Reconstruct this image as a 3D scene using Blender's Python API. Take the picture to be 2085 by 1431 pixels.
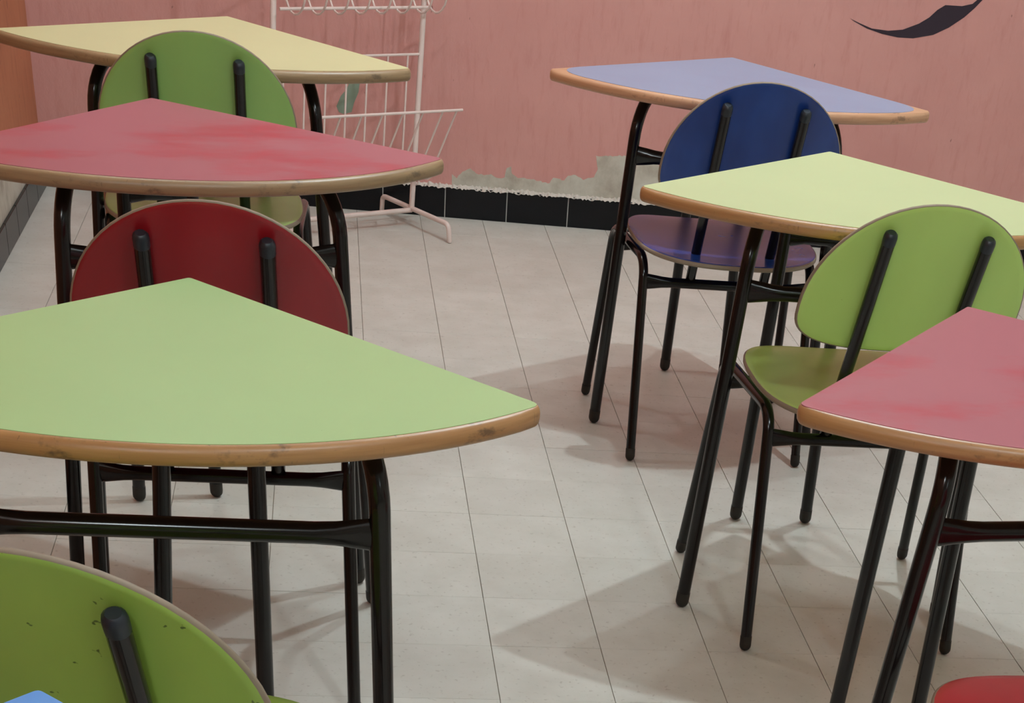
import bpy, bmesh, math, random
from mathutils import Vector, Matrix
for o in list(bpy.data.objects): bpy.data.objects.remove(o)
S = bpy.context.scene
COL = S.collection
U = 0.2                       # one floor tile = 20 cm
rnd = random.Random(4)

# ------------------------------------------------------------------ camera
cd = bpy.data.cameras.new('camera')
cd.sensor_fit = 'HORIZONTAL'; cd.sensor_width = 36
cd.lens = 57.8827
cd.shift_x = -0.112206; cd.shift_y = 0.626649
cd.clip_start = 0.05; cd.clip_end = 60
cam = bpy.data.objects.new('camera', cd); COL.objects.link(cam)
RT = Vector((0.98528106, -0.13969047, 0.09852820))
UP = Vector((0.00988328, 0.62197006, 0.78297865))
FW = Vector((0.17065625, 0.77048025, -0.61419592))
m = Matrix((RT, UP, -FW)).transposed().to_4x4()
m.translation = Vector((-1.358053, -15.559318, 6.786005)) * U
cam.matrix_world = m
S.camera = cam

# ------------------------------------------------------------------ world, lamps, exposure
w = bpy.data.worlds.new('world'); S.world = w; w.use_nodes = True
w.node_tree.nodes['Background'].inputs[0].default_value = (0.9, 0.95, 1.0, 1)
w.node_tree.nodes['Background'].inputs[1].default_value = 0.05

def bulb(name, loc, power, radius=0.05, col=(0.84, 1.0, 1.07)):
    d = bpy.data.lights.new(name, 'POINT'); d.energy = power; d.color = col; d.shadow_soft_size = radius
    o = bpy.data.objects.new(name, d); COL.objects.link(o); o.location = loc
    return o
bulb('ceiling_bulb_main', (0.94, 0.42, 2.95), 145, 0.025)
bulb('ceiling_bulb_second', (0.54, 0.55, 2.95), 62, 0.025)
bulb('ceiling_bulb_back', (0.90, 1.05, 2.95), 16, 0.03)
bulb('ceiling_bulb_left', (-0.70, 1.2, 2.85), 30, 0.03)
bulb('ceiling_bulb_camera', (0.66, -2.8, 2.95), 82, 0.06)
bulb('added_fill_rear_left', (-0.9, -4.4, 2.90), 95, 0.12)  # added fill behind the camera, brightens chair backs and seats; no known fixture
bulb('added_fill_rear_right', (2.4, -6.4, 2.60), 32, 0.15)  # second added fill far behind the camera, lifts the ambient light

S.view_settings.view_transform = 'Standard'
S.view_settings.look = 'None'
S.view_settings.gamma = 1
S.view_settings.use_curve_mapping = False
S.view_settings.exposure = -0.66

# ------------------------------------------------------------------ materials
def srgb(r, g, b):
    f = lambda c: (c / 255 / 12.92) if c / 255 <= 0.04045 else ((c / 255 + 0.055) / 1.055) ** 2.4
    return (f(r), f(g), f(b), 1)

class NT:
    def __init__(s, name, rough=0.5, spec=0.5):
        s.m = bpy.data.materials.new(name); s.m.use_nodes = True
        s.t = s.m.node_tree; s.b = s.t.nodes['Principled BSDF']
        s.b.inputs['Roughness'].default_value = rough
        s.b.inputs['Specular IOR Level'].default_value = spec
    def n(s, kind, **kw):
        x = s.t.nodes.new(kind)
        for k, v in kw.items():
            if k in x.inputs: x.inputs[k].default_value = v
            else: setattr(x, k, v)
        return x
    def l(s, a, b): s.t.links.new(a, b)
    def coord(s, scale=(1, 1, 1), kind='Object'):
        c = s.n('ShaderNodeTexCoord'); mp = s.n('ShaderNodeMapping')
        mp.inputs['Scale'].default_value = scale
        s.l(c.outputs[kind], mp.inputs['Vector']); return mp.outputs[0]
    def noise(s, vec, scale, detail=3, rough=0.5):
        x = s.n('ShaderNodeTexNoise'); x.inputs['Scale'].default_value = scale
        x.inputs['Detail'].default_value = detail; x.inputs['Roughness'].default_value = rough
        s.l(vec, x.inputs['Vector']); return x.outputs['Fac']
    def ramp(s, fac, stops):
        r = s.n('ShaderNodeValToRGB'); e = r.color_ramp.elements
        while len(e) < len(stops): e.new(0.5)
        for i, (p, c) in enumerate(stops):
            e[i].position = p; e[i].color = c if len(c) == 4 else (*c, 1)
        s.l(fac, r.inputs[0]); return r.outputs[0]
    def mix(s, fac, a, b, mode='MIX'):
        x = s.n('ShaderNodeMix'); x.data_type = 'RGBA'; x.blend_type = mode
        for i, v in ((0, fac), (6, a), (7, b)):
            if hasattr(v, 'is_linked') or hasattr(v, 'links'): s.l(v, x.inputs[i])
            else: x.inputs[i].default_value = v
        return x.outputs[2]
    def col(s, c):
        if hasattr(c, 'links'): s.l(c, s.b.inputs['Base Color'])
        else: s.b.inputs['Base Color'].default_value = c
    def bump(s, h, strength=0.2, dist=0.002):
        b = s.n('ShaderNodeBump'); b.inputs['Strength'].default_value = strength; b.inputs['Distance'].default_value = dist
        s.l(h, b.inputs['Height']); s.l(b.outputs[0], s.b.inputs['Normal'])

W0 = (0, 0, 0, 1); W1 = (1, 1, 1, 1)
def mat_floor():
    s = NT('floor_tile_cement', 0.42, 0.35)
    g = s.coord((1, 1, 1), 'Generated')
    geo = s.n('ShaderNodeNewGeometry')
    pos = geo.outputs['Position']
    oi = s.n('ShaderNodeObjectInfo')
    base = s.ramp(oi.outputs['Random'], [(0, srgb(199, 197, 188)), (1, srgb(206, 204, 195))])
    cl = s.noise(pos, 7, 4, 0.6)
    base = s.mix(s.ramp(cl, [(0.35, W0), (0.7, (0.6,) * 3)]), base, srgb(186, 181, 170))
    sp = s.noise(pos, 95, 2, 0.5)
    base = s.mix(s.ramp(sp, [(0.62, W0), (0.74, (0.38,) * 3)]), base, srgb(140, 130, 116))
    sp2 = s.noise(pos, 34, 3, 0.6)
    base = s.mix(s.ramp(sp2, [(0.715, W0), (0.78, (0.7,) * 3)]), base, srgb(118, 108, 96))
    s.col(base)
    s.l(s.ramp(cl, [(0.3, (0.36,) * 3), (0.7, (0.5,) * 3)]), s.b.inputs['Roughness'])
    return s.m
def mat_wall(name, c, c2, c3, streak=1.0):
    s = NT(name, 0.6, 0.3)
    v = s.coord((1, 1, 1))
    a = s.noise(v, 2.2, 5, 0.6)
    base = s.mix(s.ramp(a, [(0.35, W0), (0.7, W1)]), c, c2)
    vs = s.coord((26, 26, 5))
    st = s.noise(vs, 1.6, 4, 0.65)
    base = s.mix(s.ramp(st, [(0.52, W0), (0.8, (0.55 * streak,) * 3)]), base, c3)
    vd = s.coord((60, 60, 22))
    dk = s.noise(vd, 1.0, 2, 0.5)
    base = s.mix(s.ramp(dk, [(0.735, W0), (0.78, (0.75,) * 3)]), base, srgb(96, 52, 50))
    ch = s.noise(s.coord((30, 30, 17)), 1.0, 2, 0.5)
    base = s.mix(s.ramp(ch, [(0.775, W0), (0.80, (0.8,) * 3)]), base, srgb(222, 176, 166))
    s.col(base)
    s.bump(s.noise(s.coord((70, 70, 45)), 1.0, 4, 0.6), 0.4, 0.004)
    return s.m
def mat_plain(name, c, rough=0.5, spec=0.5, metallic=0.0, coat=0.0):
    s = NT(name, rough, spec); s.col(c); s.b.inputs['Metallic'].default_value = metallic
    if coat: s.b.inputs['Coat Weight'].default_value = coat; s.b.inputs['Coat Roughness'].default_value = 0.12
    v = s.coord(); n = s.noise(v, 6, 3)
    mx = s.mix(s.ramp(n, [(0.35, W0), (0.75, (0.35,) * 3)]), c, tuple(x * 0.8 for x in c[:3]) + (1,))
    s.col(mx)
    return s.m
def mat_laminate(name, c, c2=None, worn=0.0, clean=None, rough=0.32, spec=0.5):
    s = NT(name, rough, spec)
    v = s.coord()
    n = s.noise(v, 5, 4, 0.6)
    base = s.mix(s.ramp(n, [(0.35, W0), (0.75, (0.5,) * 3)]), c, c2 or tuple(x * 0.93 for x in c[:3]) + (1,))
    if worn:
        n2 = s.noise(s.coord((1.6, 3.4, 1)), 1.7, 5, 0.62)
        base = s.mix(s.ramp(n2, [(0.48, W0), (0.64, (worn,) * 3)]), base, clean)
    sp = s.noise(v, 140, 2)
    base = s.mix(s.ramp(sp, [(0.80, W0), (0.83, (0.4,) * 3)]), base, tuple(x * 0.4 for x in c[:3]) + (1,))
    s.col(base)
    return s.m
def mat_wood(name, c, c2, dark):
    s = NT(name, 0.38, 0.5)
    v = s.coord((9, 9, 220))
    n = s.noise(v, 1.0, 4, 0.6)
    base = s.mix(s.ramp(n, [(0.3, W0), (0.7, W1)]), c, c2)
    n2 = s.noise(s.coord((22, 22, 35)), 1.0, 4, 0.7)
    base = s.mix(s.ramp(n2, [(0.58, W0), (0.70, (0.75,) * 3)]), base, dark)
    n3 = s.noise(s.coord((160, 160, 10)), 1.0, 2)
    base = s.mix(s.ramp(n3, [(0.70, W0), (0.76, (0.5,) * 3)]), base, dark)
    s.col(base)
    return s.m
def mat_paint(name, c, c2, chip=None, rough=0.27, thr=0.67):
    s = NT(name, rough, 0.5)
    v = s.coord()
    n = s.noise(s.coord((9, 9, 1.2)), 1.0, 3, 0.5)
    base = s.mix(s.ramp(n, [(0.35, W0), (0.7, W1)]), c, c2)
    if chip:
        n2 = s.noise(v, 42, 3, 0.6)
        base = s.mix(s.ramp(n2, [(thr, W0), (thr + 0.02, (0.85,) * 3)]), base, chip)
    s.col(base)
    return s.m

M_FLOOR = mat_floor()
M_GROUT = mat_plain('dark_grout', srgb(140, 128, 114), 0.8, 0.2)
M_WALL = mat_wall('pink_wall_paint', srgb(202, 146, 138), srgb(194, 136, 129), srgb(180, 116, 110))
M_LEFT = mat_wall('orange_wall_paint', srgb(186, 120, 88), srgb(172, 106, 76), srgb(150, 86, 60), 1.3)
M_CREAM = mat_plain('cream_wall_paint', srgb(228, 226, 216), 0.7, 0.2)
M_CEIL = mat_plain('white_ceiling', srgb(232, 230, 222), 0.8, 0.2)
M_BLACKTILE = mat_plain('black_glazed_tile', srgb(13, 13, 16), 0.25, 0.22)
M_WHITEGROUT = mat_plain('white_grout', srgb(196, 190, 182), 0.8, 0.2)
def mat_plaster():
    s = NT('bare_plaster', 0.8, 0.2)
    v = s.coord()
    n = s.noise(v, 9, 5, 0.6)
    base = s.ramp(n, [(0.3, srgb(158, 146, 132)), (0.5, srgb(184, 176, 162)), (0.72, srgb(200, 196, 184))])
    s.col(base); s.bump(s.noise(v, 60, 4), 0.5, 0.004)
    return s.m
M_PLASTER = mat_plaster()
M_RIDGE = mat_plain('white_plaster_crumbs', srgb(204, 194, 184), 0.8, 0.2)
M_METAL = mat_plain('black_tube_paint', srgb(19, 13, 12), 0.17, 0.38)
M_RUBBER = mat_plain('dark_rubber', srgb(38, 32, 26), 0.6, 0.4)
M_CAP = mat_plain('blue_black_plastic_cap', srgb(28, 34, 42), 0.38, 0.5)
M_WHITE = mat_plain('white_wire_enamel', srgb(226, 206, 198), 0.4, 0.5)
M_WOOD = mat_wood('beech_edge', srgb(176, 130, 84), srgb(158, 112, 70), srgb(84, 62, 46))
M_WOODG = mat_wood('greyed_beech_edge', srgb(160, 132, 98), srgb(140, 112, 82), srgb(92, 74, 58))
M_WOODP = mat_wood('pinkish_beech_edge', srgb(206, 158, 124), srgb(184, 134, 100), srgb(120, 86, 66))
M_PLY = mat_plain('grey_ply_edge', srgb(140, 124, 106), 0.6, 0.3)
M_TEAL = mat_plain('teal_mural_paint', srgb(128, 142, 124), 0.7, 0.2)
M_DARKMURAL = mat_plain('dark_plum_mural_paint', srgb(44, 32, 42), 0.6, 0.3)

LAM = {
 'green': mat_laminate('green_laminate', srgb(166, 200, 138)),
 'yellow': mat_laminate('yellow_laminate', srgb(212, 210, 160)),
 'lemon': mat_laminate('pale_lemon_laminate', srgb(196, 210, 158)),
 'red': mat_laminate('worn_red_laminate', srgb(168, 98, 108), srgb(160, 90, 102), 1.0, srgb(172, 48, 66), 0.30),
 'blue': mat_laminate('faded_blue_laminate', srgb(138, 152, 180), srgb(130, 144, 172), 0.4, srgb(130, 138, 168)),
 'brightblue': mat_laminate('bright_blue_laminate', srgb(84, 142, 214)),
}
PAINT = {
 'green': mat_paint('green_ply_paint', srgb(156, 198, 108), srgb(150, 190, 102)),
 'lime': mat_paint('lime_ply_paint', srgb(186, 220, 116), srgb(180, 212, 110), srgb(110, 126, 56), thr=0.765),
 'limechip': mat_paint('chipped_lime_ply_paint', srgb(158, 192, 84), srgb(150, 182, 78), srgb(70, 90, 34)),
 'red': mat_paint('red_ply_paint', srgb(150, 26, 34), srgb(134, 20, 28)),
 'brightred': mat_paint('bright_red_ply_paint', srgb(190, 52, 60), srgb(182, 48, 56)),
 'blue': mat_paint('navy_ply_paint', srgb(32, 66, 140), srgb(20, 44, 112)),
}

# ------------------------------------------------------------------ mesh helpers
def mesh_obj(name, verts, faces, mat, parent=None, mats=None, fm=None, smooth=40, loc=None):
    me = bpy.data.meshes.new(name)
    me.from_pydata([tuple(v) for v in verts], [], faces)
    for mm in (mats or [mat]): me.materials.append(mm)
    if fm: me.polygons.foreach_set('material_index', fm)
    bm = bmesh.new(); bm.from_mesh(me); bmesh.ops.recalc_face_normals(bm, faces=bm.faces); bm.to_mesh(me); bm.free()
    if smooth:
        me.shade_smooth(); me.set_sharp_from_angle(angle=math.radians(smooth))
    o = bpy.data.objects.new(name, me); COL.objects.link(o)
    if parent: o.parent = parent
    if loc: o.location = loc
    return o
def tag(o, label=None, cat=None, group=None, kind=None):
    if label: o['label'] = label
    if cat: o['category'] = cat
    if group: o['group'] = group
    if kind: o['kind'] = kind
    return o
def thing(name, label, cat, loc, rz=0, group=None):
    o = bpy.data.objects.new(name, None); COL.objects.link(o)
    o.empty_display_size = 0.1; o.location = loc; o.rotation_euler = (0, 0, rz)
    return tag(o, label, cat, group)

def fillet(pts, rad, n=6):
    """polyline with its inner corners rounded"""
    out = [Vector(pts[0])]
    for i in range(1, len(pts) - 1):
        p, a, b = Vector(pts[i]), Vector(pts[i - 1]), Vector(pts[i + 1])
        da, db = (a - p).normalized(), (b - p).normalized()
        ang = da.angle(db); t = min(rad / math.tan(ang / 2), (a - p).length * 0.48, (b - p).length * 0.48)
        p0, p1 = p + da * t, p + db * t
        r_ = t * math.tan(ang / 2); c = p + (da + db).normalized() * (r_ / math.sin(ang / 2))
        u0, u1 = p0 - c, p1 - c; tot = u0.angle(u1)
        for k in range(n + 1):
            s_ = k / n
            v = (u0 * math.sin((1 - s_) * tot) + u1 * math.sin(s_ * tot)) / math.sin(tot)
            out.append(c + v)
    out.append(Vector(pts[-1])); return out
def tube_data(pts, rad, seg=12, caps=(True, True), dome=(0, 0)):
    """swept round tube; rad is a number or list; dome = rings of a rounded end"""
    pts = [Vector(p) for p in pts]
    rads = list(rad) if isinstance(rad, (list, tuple)) else [rad] * len(pts)
    if dome[0]:
        d = (pts[0] - pts[1]).normalized(); p0, r0 = pts[0], rads[0]; extra = []; er = []
        for k in range(dome[0], 0, -1):
            a = k / dome[0] * 1.45; extra.append(p0 + d * r0 * math.sin(a)); er.append(r0 * math.cos(a))
        pts = extra + pts; rads = er + rads
    if dome[1]:
        d = (pts[-1] - pts[-2]).normalized(); p0, r0 = pts[-1], rads[-1]
        for k in range(1, dome[1] + 1):
            a = k / dome[1] * 1.45; pts.append(p0 + d * r0 * math.sin(a)); rads.append(r0 * math.cos(a))
    V, F = [], []
    t = (pts[1] - pts[0]).normalized()
    ref = Vector((0, 0, 1)) if abs(t.z) < 0.9 else Vector((0, 1, 0))
    nrm = t.cross(ref).normalized()
    for i, p in enumerate(pts):
        if i == 0: tt = pts[1] - pts[0]
        elif i == len(pts) - 1: tt = pts[-1] - pts[-2]
        else: tt = (pts[i + 1] - pts[i]).normalized() + (pts[i] - pts[i - 1]).normalized()
        tt.normalize()
        nrm = (nrm - tt * nrm.dot(tt)).normalized(); bn = tt.cross(nrm)
        for k in range(seg):
            a = 2 * math.pi * k / seg
            V.append(p + (nrm * math.cos(a) + bn * math.sin(a)) * rads[i])
    for i in range(len(pts) - 1):
        for k in range(seg):
            F.append((i * seg + k, i * seg + (k + 1) % seg, (i + 1) * seg + (k + 1) % seg, (i + 1) * seg + k))
    if caps[0]: F.append(tuple(range(seg)))
    if caps[1]: F.append(tuple((len(pts) - 1) * seg + k for k in range(seg)))
    return V, F
def tube(name, pts, rad, mat, parent=None, seg=12, dome=(0, 0)):
    V, F = tube_data(pts, rad, seg, dome=dome)
    return mesh_obj(name, V, F, mat, parent)
def flared_bar(name, a, b, r, mat, parent, flare=1.55, thin=0.55, fl=0.16, seg=12):
    """tube between two points whose ends are pressed flat: taller and thinner"""
    a, b = Vector(a), Vector(b); d = (b - a).normalized(); side = d.cross(Vector((0, 0, 1))).normalized(); up = side.cross(d)
    V, F = [], []; st = [0, 0.03, 0.07, 0.11, fl, 0.3, 0.5, 0.7, 1 - fl, 0.89, 0.93, 0.97, 1]
    for s_ in st:
        e = max(0.0, 1 - min(s_, 1 - s_) / fl); e = e * e * (3 - 2 * e)
        rv = r * (1 + (flare - 1) * e); rh = r * (1 + (thin - 1) * e)
        c = a.lerp(b, s_)
        for k in range(seg):
            an = 2 * math.pi * k / seg; V.append(c + up * rv * math.sin(an) + side * rh * math.cos(an))
    for i in range(len(st) - 1):
        for k in range(seg): F.append((i * seg + k, i * seg + (k + 1) % seg, (i + 1) * seg + (k + 1) % seg, (i + 1) * seg + k))
    F.append(tuple(range(seg))); F.append(tuple((len(st) - 1) * seg + k for k in range(seg)))
    return mesh_obj(name, V, F, mat, parent)
def box(name, lo, hi, mat, parent=None, bevel=0):
    x0, y0, z0 = lo; x1, y1, z1 = hi
    V = [(x0, y0, z0), (x1, y0, z0), (x1, y1, z0), (x0, y1, z0), (x0, y0, z1), (x1, y0, z1), (x1, y1, z1), (x0, y1, z1)]
    F = [(0, 3, 2, 1), (4, 5, 6, 7), (0, 1, 5, 4), (1, 2, 6, 5), (2, 3, 7, 6), (3, 0, 4, 7)]
    return mesh_obj(name, V, F, mat, parent, smooth=0)

# ------------------------------------------------------------------ the room
XL, XR, YB, YF, ZC = -5.8 * U, 4.2, 13.1 * U, -9.0, 3.08
WS = -0.045                                        # the back wall is not quite square to the tiles
WANG = math.atan(WS)
fl = tag(box('floor', (XL - 0.1, YF - 0.1, -0.06), (XR + 0.1, YB + 0.35, -0.0022), M_GROUT),
         'pale grey speckled cement tile floor with thin dark joints', 'floor', kind='structure')
def tile_mesh():
    hx, hy = U / 2 - 0.0007, U / 2 - 0.0003; ix, iy = hx - 0.0005, hy - 0.0003
    V = [(-hx, -hy, -0.006), (hx, -hy, -0.006), (hx, hy, -0.006), (-hx, hy, -0.006), (-hx, -hy, -0.0003), (hx, -hy, -0.0003), (hx, hy, -0.0003), (-hx, hy, -0.0003),
         (-ix, -iy, 0), (ix, -iy, 0), (ix, iy, 0), (-ix, iy, 0)]
    F = [(8, 9, 10, 11)] + [(k, (k + 1) % 4, 4 + (k + 1) % 4, 4 + k) for k in range(4)] + [(4 + k, 4 + (k + 1) % 4, 8 + (k + 1) % 4, 8 + k) for k in range(4)]
    return V, F
TV, TF = tile_mesh()
def wall_y(x): return YB + WS * x
first = None; restV, restF = [], []
for j in range(-45, 14):
    for i in range(-6, 21):
        cx, cy = (i + .5) * U, (j + .5) * U
        near = (-6 <= i) and (-5 <= j <= 13) and (i + .5 < 6.4 + 0.35 * (j + .5)) and (i + .5 > -5.2 - 0.35 * (j + .5))
        if cx - U / 2 > XR or cy - U / 2 > wall_y(cx) - 0.004: continue
        clip = cx - U / 2 < XL or cy + U / 2 > wall_y(cx)
        dz = rnd.uniform(-0.0002, 0.0002)
        if near and i <= 10:
            if first is None:
                first = mesh_obj('floor_tile', TV, TF, M_FLOOR, fl, smooth=0); o = first
            else:
                o = first.copy(); COL.objects.link(o)
            o.location = (cx, cy, dz)
            o.rotation_euler = (rnd.uniform(-.0008, .0008), rnd.uniform(-.0008, .0008), rnd.uniform(-.0015, .0015))
        else:
            n0 = len(restV); restV += [(x + cx, y + cy, z + dz) for x, y, z in TV]; restF += [tuple(n0 + k for k in f) for f in TF]
tag(mesh_obj('floor_tiles_beyond', restV, restF, M_FLOOR, fl, smooth=0), kind='stuff')

def wallbox(name, x0, x1, z0, z1, y0, y1, mat):
    """box in the back wall's own axes: local x along the wall, local y into it"""
    o = box(name, (x0, y0, z0), (x1, y1, z1), mat)
    o.location = (0, YB, 0); o.rotation_euler = (0, 0, WANG); return o
wb = tag(wallbox('wall_back', -1.6, XR + 0.3, -0.06, ZC, 0, 0.15, M_WALL), 'scuffed salmon pink painted back wall with bare plaster low down', 'wall', kind='structure')
wl = tag(box('wall_left', (XL - 0.15, YF, -0.06), (XL, YB + 0.4, ZC), M_LEFT), 'orange brown streaked wall at the far left', 'wall', kind='structure')
tag(box('wall_right', (XR, YF, -0.06), (XR + 0.15, YB + 0.2, ZC), M_CREAM), 'cream side wall on the right, out of view', 'wall', kind='structure')
tag(box('wall_front', (XL - 0.15, YF - 0.15, -0.06), (XR + 0.15, YF, ZC), M_CREAM), 'cream wall behind the camera', 'wall', kind='structure')
tag(box('ceiling', (XL - 0.15, YF - 0.15, ZC), (XR + 0.15, YB + 0.4, ZC + 0.1), M_CEIL), 'plain white ceiling above the room', 'ceiling', kind='structure')

# black skirting tiles, back wall: white grout strip + one object per tile
bb = tag(wallbox('baseboard_back', -1.2, XR, -0.002, 0.452 * U, -0.006, 0.0, M_WHITEGROUT), 'row of black glazed skirting tiles along the pink wall', 'baseboard', kind='structure')
def sk_tile(width, h):
    a, b = width / 2 - 0.0017, 0.0012
    V = [(-a, -0.004, 0), (a, -0.004, 0), (a, -0.004, h), (-a, -0.004, h), (-a, -0.0095, 0), (a, -0.0095, 0), (a, -0.0095, h), (-a, -0.0095, h),
         (-a + b, -0.0105, b), (a - b, -0.0105, b), (a - b, -0.0105, h - b), (-a + b, -0.0105, h - b)]
    F = [(8, 9, 10, 11)] + [(k, (k + 1) % 4, 4 + (k + 1) % 4, 4 + k) for k in range(4)] + [(4 + k, 4 + (k + 1) % 4, 8 + (k + 1) % 4, 8 + k) for k in range(4)]
    return V, F
SW = 0.986 * U
V, F = sk_tile(SW, 0.455 * U); f0 = None
for k in range(-6, 15):
    x = 0.4 * U + (k + .5) * SW
    if f0 is None: f0 = mesh_obj('skirting_tile', V, F, M_BLACKTILE, bb, smooth=0); o = f0
    else: o = f0.copy(); COL.objects.link(o)
    o.location = (x, rnd.uniform(-0.0006, 0.0006), 0)
bl = tag(box('baseboard_left', (XL, YF, -0.002), (XL + 0.006, YB + 0.02, 0.40 * U), M_BLACKTILE), 'dark skirting along the orange wall at far left', 'baseboard', kind='structure')
V, F = sk_tile(SW, 0.41 * U)
V = [(-y, x, z) for x, y, z in V]; f0 = None
for k in range(-2, 14):
    if f0 is None: f0 = mesh_obj('skirting_tile', V, F, M_BLACKTILE, bl, smooth=0); o = f0
    else: o = f0.copy(); COL.objects.link(o)
    o.location = (XL, YB + 0.03 - (k + 2.5) * SW, 0)

# bare plaster where the pink paint has come off
def relief(name, outline, depth, mat, parent):
    n = len(outline)
    V = [(x * U, 0, z * U) for x, z in outline] + [(x * U, -depth, z * U) for x, z in outline]
    F = [tuple(range(n, 2 * n))] + [(k, (k + 1) % n, n + (k + 1) % n, n + k) for k in range(n)]
    return mesh_obj(name, V, F, mat, parent, smooth=0)
pl = [(0.503, 0.63), (0.574, 0.586), (0.664, 0.679), (0.778, 0.745), (0.882, 0.682), (1.0, 0.655), (1.116, 0.679), (1.235, 0.631), (1.328, 0.659), (1.359, 0.798), (1.421, 0.81), (1.451, 0.705), (1.547, 0.662), (1.799, 0.653), (2.053, 0.622), (2.11, 0.706), (2.286, 0.684), (2.343, 0.761), (2.461, 0.77), (2.583, 0.722), (2.754, 0.757), (2.808, 0.87), (2.766, 1.081), (3.172, 1.114), (3.59, 1.125), (3.775, 1.032), (3.894, 0.897), (4.124, 0.645), (4.313, 0.49)]
jag = []
for a, b in zip(pl[:-1], pl[1:]):
    L_ = math.hypot(b[0] - a[0], b[1] - a[1]); nn = max(1, int(L_ / 0.035))
    for k in range(nn):
        t = k / nn; jag.append((a[0] + (b[0] - a[0]) * t + rnd.uniform(-.008, .008), a[1] + (b[1] - a[1]) * t + rnd.uniform(-.012, .012)))
jag.append(pl[-1])
out = [(0.50, 0.44)] + jag + [(4.32, 0.44)]
tag(relief('bare_plaster_patch', out, 0.0012, M_PLASTER, wb), 'grey bare plaster patch above the black skirting')
# crumbly white mortar lip on top of the skirting
n = 240; V, F = [], []
for k in range(n):
    x = (-1.6 + 6.6 * k / (n - 1)) * U
    h = 0.455 * U + (0.002 + 0.007 * rnd.random() ** 2); d = 0.006 + 0.006 * rnd.random()
    zl = 0.455 * U - (0.001 + 0.006 * rnd.random() ** 2)
    V += [(x, 0, zl), (x, -d - 0.0045, zl), (x, -d, h - 0.001), (x, 0, h + 0.002)]
for k in range(n - 1):
    for q in range(4): F.append((4 * k + q, 4 * k + (q + 1) % 4, 4 * k + 4 + (q + 1) % 4, 4 * k + 4 + q))
tag(mesh_obj('mortar_lip', V, F, M_RIDGE, wb, smooth=0), 'crumbly white mortar line on top of the black skirting')
# pale flaked plaster low on the left wall
out = [(8.0, 0.40)]
for k in range(40):
    y = 8.0 + 3.6 * k / 39
    out.append((y, 0.98 - 0.22 * max(0, (y - 10.3)) + rnd.uniform(-.05, .05)))
out.append((11.65, 0.40))
nn = len(out)
V = [(XL, y * U, z * U) for y, z in out] + [(XL + 0.0015, y * U, z * U) for y, z in out]
F = [tuple(range(nn, 2 * nn))] + [(k, (k + 1) % nn, nn + (k + 1) % nn, nn + k) for k in range(nn)]
tag(mesh_obj('bare_plaster_patch', V, F, M_PLASTER, wl, smooth=0), 'pale flaking plaster low on the orange wall')

# mural leaves painted on the back wall (flat paint)
leaf = [(6.504, 3.307), (6.662, 3.258), (6.868, 3.203), (7.132, 3.195), (7.356, 3.228), (7.594, 3.331), (7.738, 3.426), (7.847, 3.538), (7.956, 3.611), (8.221, 3.62), (8.376, 3.663), (8.454, 3.735), (8.619, 3.958), (8.696, 3.965), (8.522, 3.728), (8.421, 3.607), (8.287, 3.474), (8.077, 3.319), (7.851, 3.2), (7.543, 3.127), (7.293, 3.119), (7.044, 3.144), (6.791, 3.196), (6.581, 3.271)]
o = relief('painted_leaf', leaf, 0.0008, M_DARKMURAL, None); o.location = (0, YB, 0); o.rotation_euler = (0, 0, WANG)
tag(o, 'dark plum curved leaf painted on the pink wall, upper right', 'mural')
gle = [(-1.305, 1.456), (-1.236, 1.604), (-1.146, 1.706), (-1.101, 1.811), (-1.056, 1.955), (-0.93, 1.965), (-0.945, 1.824), (-0.968, 1.674), (-1.035, 1.526), (-1.073, 1.393), (-1.193, 1.356), (-1.268, 1.377)]
o = relief('painted_leaf', gle, 0.0008, M_TEAL, None); o.location = (0, YB, 0); o.rotation_euler = (0, 0, WANG)
tag(o, 'small grey green leaf painted on the pink wall behind the wire rack', 'mural')

# ------------------------------------------------------------------ quarter-round desks
DH = 3.656 * U; DR = 2.875 * U; LEGR = 0.0125
FX, FY, RX, RY = 1.273 * U, -2.158 * U, 0.386 * U, 0.068 * U     # feet
FX2, FY2, RX2, RY2 = 1.108 * U, -2.25 * U, 0.30 * U, 0.02 * U    # leg tops
def sector(r, apex_r, tip_r, narc=40):
    s2 = math.sqrt(.5); pts = []; kind = []
    L = Vector((-s2 * r, -s2 * r)); 
    a0 = math.radians(225); a1 = math.radians(315); da = tip_r / r
    def bez(p0, c, p1, n, kk):
        for k in range(n + 1):
            t = k / n; pts.append(p0 * (1 - t) ** 2 + c * 2 * t * (1 - t) + p1 * t * t); kind.append(kk)
    R_ = Vector((s2 * r, -s2 * r))
    P = lambda a: Vector((r * math.cos(a), r * math.sin(a)))
    bez(R_ * (apex_r / r), Vector((0, 0)), L * (apex_r / r), 4, 0)
    bez(L * (1 - tip_r / r), L, P(a0 + da), 6, 2)
    for k in range(1, narc): pts.append(P(a0 + da + (a1 - a0 - 2 * da) * k / narc)); kind.append(1)
    bez(P(a1 - da), R_, R_ * (1 - tip_r / r), 6, 2)
    return pts, kind
def offset(pts, dist):
    n = len(pts); out = []
    for i in range(n):
        t = (pts[(i + 1) % n] - pts[i - 1]).normalized()
        nr = Vector((t.y, -t.x)); out.append(pts[i] + nr * dist[i])
    return out
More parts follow.
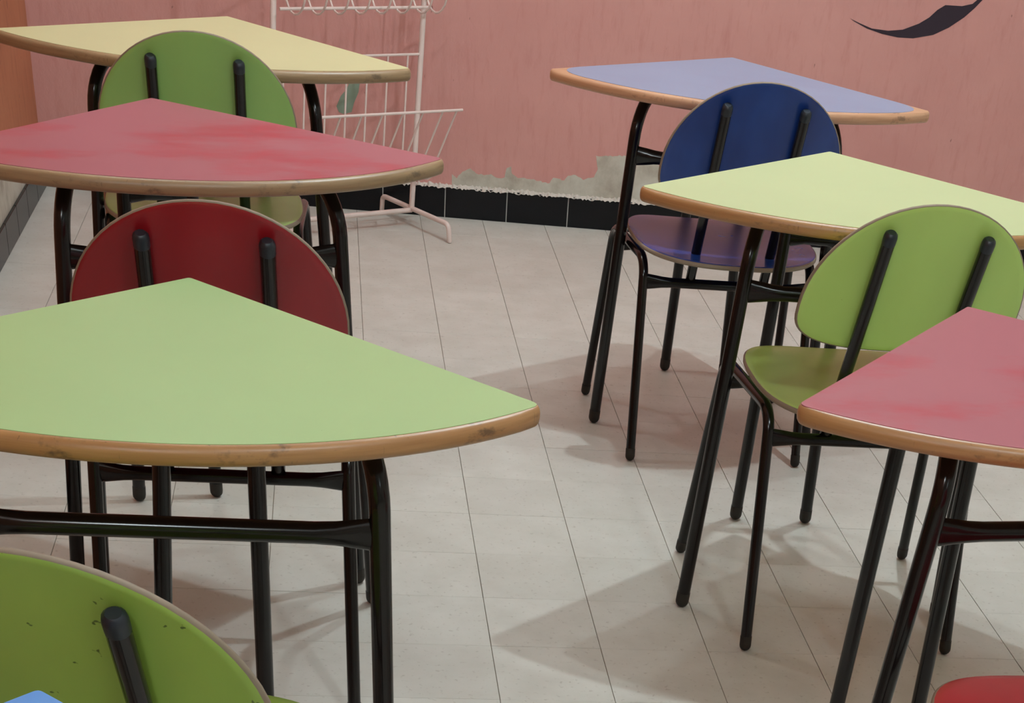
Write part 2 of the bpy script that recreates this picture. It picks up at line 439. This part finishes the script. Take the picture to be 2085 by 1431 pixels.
def make_desk(name, label, pos, yaw, lam, wood, lam_tip=0.012, tip_r=0.012, tw=(0, 0, 0, 0)):
    root = thing(name, label, 'desk', (pos[0] * U, pos[1] * U, 0), yaw)
    base, kind = sector(DR, 0.005, tip_r)
    full = [0.0025 if k == 0 else (0.0085 if k == 1 else 0.005) for k in kind]
    prof = [(0.1, -0.0006), (0.5, -0.0020), (0.85, -0.0050), (1.0, -0.0090), (1.0, -0.0140), (0.85, -0.0185), (0.4, -0.0220), (0.0, -0.0230)]
    V, F = [], []; n = len(base)
    for s_, z in prof:
        V += [(p.x, p.y, DH + z) for p in offset(base, [f * s_ for f in full])]
    for i in range(len(prof) - 1):
        for k in range(n): F.append((i * n + k, i * n + (k + 1) % n, (i + 1) * n + (k + 1) % n, (i + 1) * n + k))
    F.append(tuple(range(n))); F.append(tuple((len(prof) - 1) * n + k for k in range(n)))
    top = tag(mesh_obj('tabletop', V, F, wood, root, smooth=50), 'worn wooden board with rounded edge')
    lb, lk = sector(DR - 0.0005, 0.005, lam_tip)
    V = [(p.x, p.y, DH - 0.0012) for p in lb] + [(p.x, p.y, DH) for p in lb]; n = len(lb)
    F = [tuple(range(n, 2 * n))] + [(k, (k + 1) % n, n + (k + 1) % n, n + k) for k in range(n)]
    mesh_obj('laminate_surface', V, F, lam, top, smooth=30)
    zt = DH - 0.023 - LEGR
    for sg in (-1, 1):
        foot_f = Vector((sg * (FX + tw[0]), FY, 0)); foot_r = Vector((sg * RX + tw[2], RY, 0))
        k = zt / (0.8 * DH)
        tf = foot_f.lerp(Vector((sg * (FX2 + tw[1]), FY2, 0.8 * DH)), k); tr = foot_r.lerp(Vector((sg * RX2 + tw[3], RY2, 0.8 * DH)), k)
        tf.z = zt; tr.z = zt
        mid = tf.lerp(tr, 0.5)
        for foot, t, nm in ((foot_f, tf, 'front'), (foot_r, tr, 'rear')):
            d = (t - foot).normalized()
            path = fillet([foot + d * 0.016, t, mid], 0.075, 8)
            leg = tube('leg', path, LEGR, M_METAL, root, 14)
            tube('foot_cap', [foot + d * 0.030, foot + d * 0.0128], 0.0130, M_RUBBER, leg, 14, dome=(0, 4))
    zx = 2.95 * U
    def on(foot, t2, z): 
        return Vector(foot).lerp(Vector(t2), z / (0.8 * DH))
    fx, fx2 = FX + tw[0], FX2 + tw[1]
    a = on((-fx, FY, 0), (-fx2, FY2, 0.8 * DH), zx); b = on((fx, FY, 0), (fx2, FY2, 0.8 * DH), zx)
    flared_bar('crossbar', a, b, 0.0125, M_METAL, root)
    zx2 = 2.88 * U
    a = on((-RX + tw[2], RY, 0), (-RX2 + tw[3], RY2, 0.8 * DH), zx2); b = on((RX + tw[2], RY, 0), (RX2 + tw[3], RY2, 0.8 * DH), zx2)
    flared_bar('crossbar', a, b, 0.0125, M_METAL, root, fl=0.3)
    return root
make_desk('quarter_round_desk', 'pale green topped quarter-round desk in front of the dark red chair', (-2.264, -4.312), 0.0038, LAM['green'], M_WOOD, 0.014, 0.016, (-0.012, 0.006, -0.004, 0.013))
make_desk('quarter_round_desk', 'red topped quarter-round desk on the left, between a green and a dark red chair', (-2.924, 1.022), 0.2464, LAM['red'], M_WOODG)
make_desk('quarter_round_desk', 'pale yellow topped quarter-round desk beside the white wire rack', (-2.488, 5.607), -0.0584, LAM['yellow'], M_WOODG)
make_desk('quarter_round_desk', 'faded blue topped quarter-round desk with bare wooden tips against the pink wall', (3.241, 5.865), -0.1429, LAM['blue'], M_WOODP, 0.085, 0.004)
make_desk('quarter_round_desk', 'pale lemon topped quarter-round desk between the navy chair and a lime chair', (3.252, 1.057), -0.0336, LAM['lemon'], M_WOOD)
make_desk('quarter_round_desk', 'stained red topped quarter-round desk at the right edge in front of a lime chair', (3.079, -3.836), 0.1244, LAM['red'], M_WOOD, 0.014, 0.02)
make_desk('quarter_round_desk', 'bright blue desk corner at the bottom left, before the chipped lime chair', (-2.472, -9.761), 0.0, LAM['brightblue'], M_WOOD)

# ------------------------------------------------------------------ tube chairs with ply seat and oval back
C = dict(wR=0.9763, wF=1.1933, dF=2.1817, wb=0.9402, yb=0.4842, zb=2.06, wfb=1.0621, yfb=1.8242, zc=1.8381, wp0=0.4141, yp0=0.4768, wp1=0.4063, yp1=-0.3096, zp1=3.7515,
         hw=0.9546, zcen=3.0565, hu=0.9195, hl=0.3582, nl=3.3, cb=0.0557, zs=2.1721, sy=1.0021, shw=1.0263, shd=1.1254, sn=2.7885)
C = {k: (v if k in ('nl', 'sn') else v * U) for k, v in C.items()}
CR = 0.0105
def sgnpow(c, e): return math.copysign(abs(c) ** e, c)
def make_chair(label, pos, yaw, paint, seat_paint=None, back=True):
    root = thing('tube_chair', label, 'chair', (pos[0] * U, pos[1] * U, 0), yaw)
    c = C
    for sg in (-1, 1):
        rf = Vector((sg * c['wR'], 0, 0)); rc = Vector((sg * c['wb'], c['yb'], c['zb']))
        ff = Vector((sg * c['wF'], c['dF'], 0)); fc = Vector((sg * c['wfb'], c['yfb'], c['zb']))
        q1, q2 = rc.lerp(fc, 0.3), rc.lerp(fc, 0.7)
        for foot, top, q in ((rf, rc, q1), (ff, fc, q2)):
            d = (top - foot).normalized()
            leg = tube('leg', fillet([foot + d * 0.014, top, q], 0.05, 7), CR, M_METAL, root, 12)
            tube('foot_cap', [foot + d * 0.027, foot + d * 0.0110], 0.0111, M_RUBBER, leg, 12, dome=(0, 4))
        tube('side_rail', [q1, q2], CR, M_METAL, root, 12)
    k = c['zc'] / c['zb']
    a = Vector((-c['wR'], 0, 0)).lerp(Vector((-c['wb'], c['yb'], c['zb'])), k); b = Vector((c['wR'], 0, 0)).lerp(Vector((c['wb'], c['yb'], c['zb'])), k)
    flared_bar('rear_crossbar', a, b, 0.0105, M_METAL, root)
    k2 = 0.9
    a = Vector((-c['wF'], c['dF'], 0)).lerp(Vector((-c['wfb'], c['yfb'], c['zb'])), k2); b = Vector((c['wF'], c['dF'], 0)).lerp(Vector((c['wfb'], c['yfb'], c['zb'])), k2)
    flared_bar('front_crossbar', a, b, 0.0105, M_METAL, root)
    m_ = (c['yp1'] - c['yp0']) / (c['zp1'] - c['zc'])
    for sg in (-1, 1):
        p0 = Vector((sg * c['wp0'], c['yp0'], c['zc'])); p1 = Vector((sg * c['wp1'], c['yp1'], c['zp1'])); d = (p1 - p0).normalized()
        post = tube('back_post', [p0, p1 - d * 0.018], 0.0108, M_METAL, root, 14)
        tube('end_cap', [p1 - d * 0.021, p1 - d * 0.009, p1 - d * 0.004, p1 - d * 0.001], [0.0111, 0.0113, 0.0103, 0.0070], M_CAP, post, 16)
    # curved oval backrest
    rings = [0.0, 0.25, 0.5, 0.75, 0.93, 0.985, 1.0]; N = 64; th = 0.0095
    def bp(s_, a, off):
        cs, sn = math.cos(a), math.sin(a)
        if sn >= 0: x, z = c['hw'] * cs, c['hu'] * sn
        else: x, z = c['hw'] * sgnpow(cs, 2 / c['nl']), -c['hl'] * abs(sn) ** (2 / c['nl'])
        x *= s_; z = c['zcen'] + 0.28 * U * (1 - s_) + z * s_
        return Vector((x, c['yp0'] + m_ * (z - c['zc']) + 0.0112 + off + c['cb'] * (x / c['hw']) ** 2, z))
    V, F, fm = [], [], []
    for off, sgn in ((0.0, 0), (th, 1)):
        V.append(bp(0, 0, off))
        for s_ in rings[1:]:
            e = 0.0022 if s_ == 1.0 else 0.0
            for k in range(N): V.append(bp(s_, 2 * math.pi * k / N, off + (e if sgn == 0 else -e)))
    half = 1 + N * (len(rings) - 1)
    for h in (0, 1):
        o_ = h * half
        for k in range(N): F.append((o_, o_ + 1 + k, o_ + 1 + (k + 1) % N)); fm.append(0)
        for i in range(len(rings) - 2):
            for k in range(N):
                F.append((o_ + 1 + i * N + k, o_ + 1 + i * N + (k + 1) % N, o_ + 1 + (i + 1) * N + (k + 1) % N, o_ + 1 + (i + 1) * N + k)); fm.append(0 if i < len(rings) - 3 else 1)
    e0 = 1 + (len(rings) - 2) * N
    for k in range(N): F.append((e0 + k, e0 + (k + 1) % N, half + e0 + (k + 1) % N, half + e0 + k)); fm.append(1)
    mesh_obj('backrest', V, F, None, root, mats=[paint, M_PLY], fm=fm, smooth=60)
    # seat: rounded square board, gently dished, front lip rolled down
    V, F, fm = [], [], []
    def sp(s_, a, off):
        cs, sn = math.cos(a), math.sin(a)
        x = c['shw'] * sgnpow(cs, 2 / c['sn']) * s_; y = c['shd'] * sgnpow(sn, 2 / c['sn']) * s_
        u, v = x / c['shw'], y / c['shd']
        z = c['zs'] + 0.006 * u * u - 0.010 * max(0, v - 0.55) ** 2 * 5 + 0.004 * max(0, -v - 0.5)
        return Vector((x, c['sy'] + y, z + off))
    for off, sgn in ((0.0, 0), (-0.0095, 1)):
        V.append(sp(0, 0, off))
        for s_ in rings[1:]:
            e = 0.0022 if s_ == 1.0 else 0.0
            for k in range(N): V.append(sp(s_, 2 * math.pi * k / N, off + (-e if sgn == 0 else e)))
    for h in (0, 1):
        o_ = h * half
        for k in range(N): F.append((o_, o_ + 1 + k, o_ + 1 + (k + 1) % N)); fm.append(0)
        for i in range(len(rings) - 2):
            for k in range(N):
                F.append((o_ + 1 + i * N + k, o_ + 1 + i * N + (k + 1) % N, o_ + 1 + (i + 1) * N + (k + 1) % N, o_ + 1 + (i + 1) * N + k)); fm.append(0 if i < len(rings) - 3 else 1)
    for k in range(N): F.append((e0 + k, e0 + (k + 1) % N, half + e0 + (k + 1) % N, half + e0 + k)); fm.append(1)
    mesh_obj('seat', V, F, None, root, mats=[seat_paint or paint, M_PLY], fm=fm, smooth=60)
    return root
make_chair('lime green chair with two black back posts, behind the red desk on the right', (3.3336, -1.9459), 0.0145, PAINT['lime'])
make_chair('navy blue oval-backed chair tucked under the faded blue desk', (2.9198, 2.7311), 0.0168, PAINT['blue'])
make_chair('dark red oval-backed chair behind the pale green desk', (-2.2072, -3.3852), 0.0123, PAINT['red'])
make_chair('green oval-backed chair tucked under the yellow desk beside the wire rack', (-2.655, 2.79), 0.048, PAINT['green'])
make_chair('chipped lime green chair cut off at the bottom left corner', (-2.58, -8.91), -0.19, PAINT['limechip'])
make_chair('bright red chair seat cut off at the bottom right corner', (3.16, -8.58), 0.0, PAINT['brightred'])

# ------------------------------------------------------------------ white wire rack by the back wall
J = Vector((-0.162, 12.35, 0.0)) * U
ub = Vector((0.843, 0.538, 0)); fd = Vector((0.538, -0.843, 0))
rack = thing('wire_display_rack', 'white wire display rack with pockets standing by the pink wall', 'rack', J)
LEAN = 0.057
def rk(u, f, z): return (ub * (u + LEAN * (z - 0.258)) + fd * f) * U + Vector((0, 0, z * U))
PW = 2.52
for u in (0, -PW):
    tube('post', [rk(u, 0, 0.258), rk(u, 0, 5.1)], 0.0085, M_WHITE, rack, 10, dome=(0, 3))
    b = Vector((u, 0, 0))
    P = lambda f, z: (ub * u + fd * f) * U + Vector((0, 0, z * U))
    tube('foot_bar', fillet([P(1.02, 0.03), P(0.98, 0.258), P(-0.80, 0.258), P(-0.82, 0.03)], 0.018, 5), 0.0075, M_WHITE, rack, 10, dome=(2, 2))
tube('base_bar', [rk(0, 0, 0.235), rk(-PW, 0, 0.235)], 0.0072, M_WHITE, rack, 10)
def pocket(zb_):
    zt, zr, D = zb_ + 1.64, zb_ + 1.08, 0.96
    tube('pocket_back_rail', [rk(0.0, 0.0, zt), rk(-PW, 0.0, zt)], 0.0035, M_WHITE, rack, 8)
    tube('pocket_bottom_rail', [rk(0.0, 0.16, zb_ + 0.05), rk(-PW, 0.16, zb_ + 0.05)], 0.0042, M_WHITE, rack, 8)
    tube('pocket_front_rail', [rk(0.12, D, zr), rk(-PW + 0.02, D, zr)], 0.0038, M_WHITE, rack, 8)
    for k in range(8):
        u = 0.02 if k == 0 else -0.232 - 0.352 * (k - 1)
        pts = [rk(u, 0.0, zt), rk(u, 0.0, zb_ + 0.42)]
        for q in range(0, 11):
            a = math.pi * q / 10
            pts.append(rk(u, 0.27 - 0.27 * math.cos(a), zb_ + 0.33 - 0.33 * math.sin(a)))
        pts += [rk(u, D, zr)]
        tube('pocket_wire', pts, 0.0030, M_WHITE, rack, 6)
pocket(0.74); pocket(2.96)
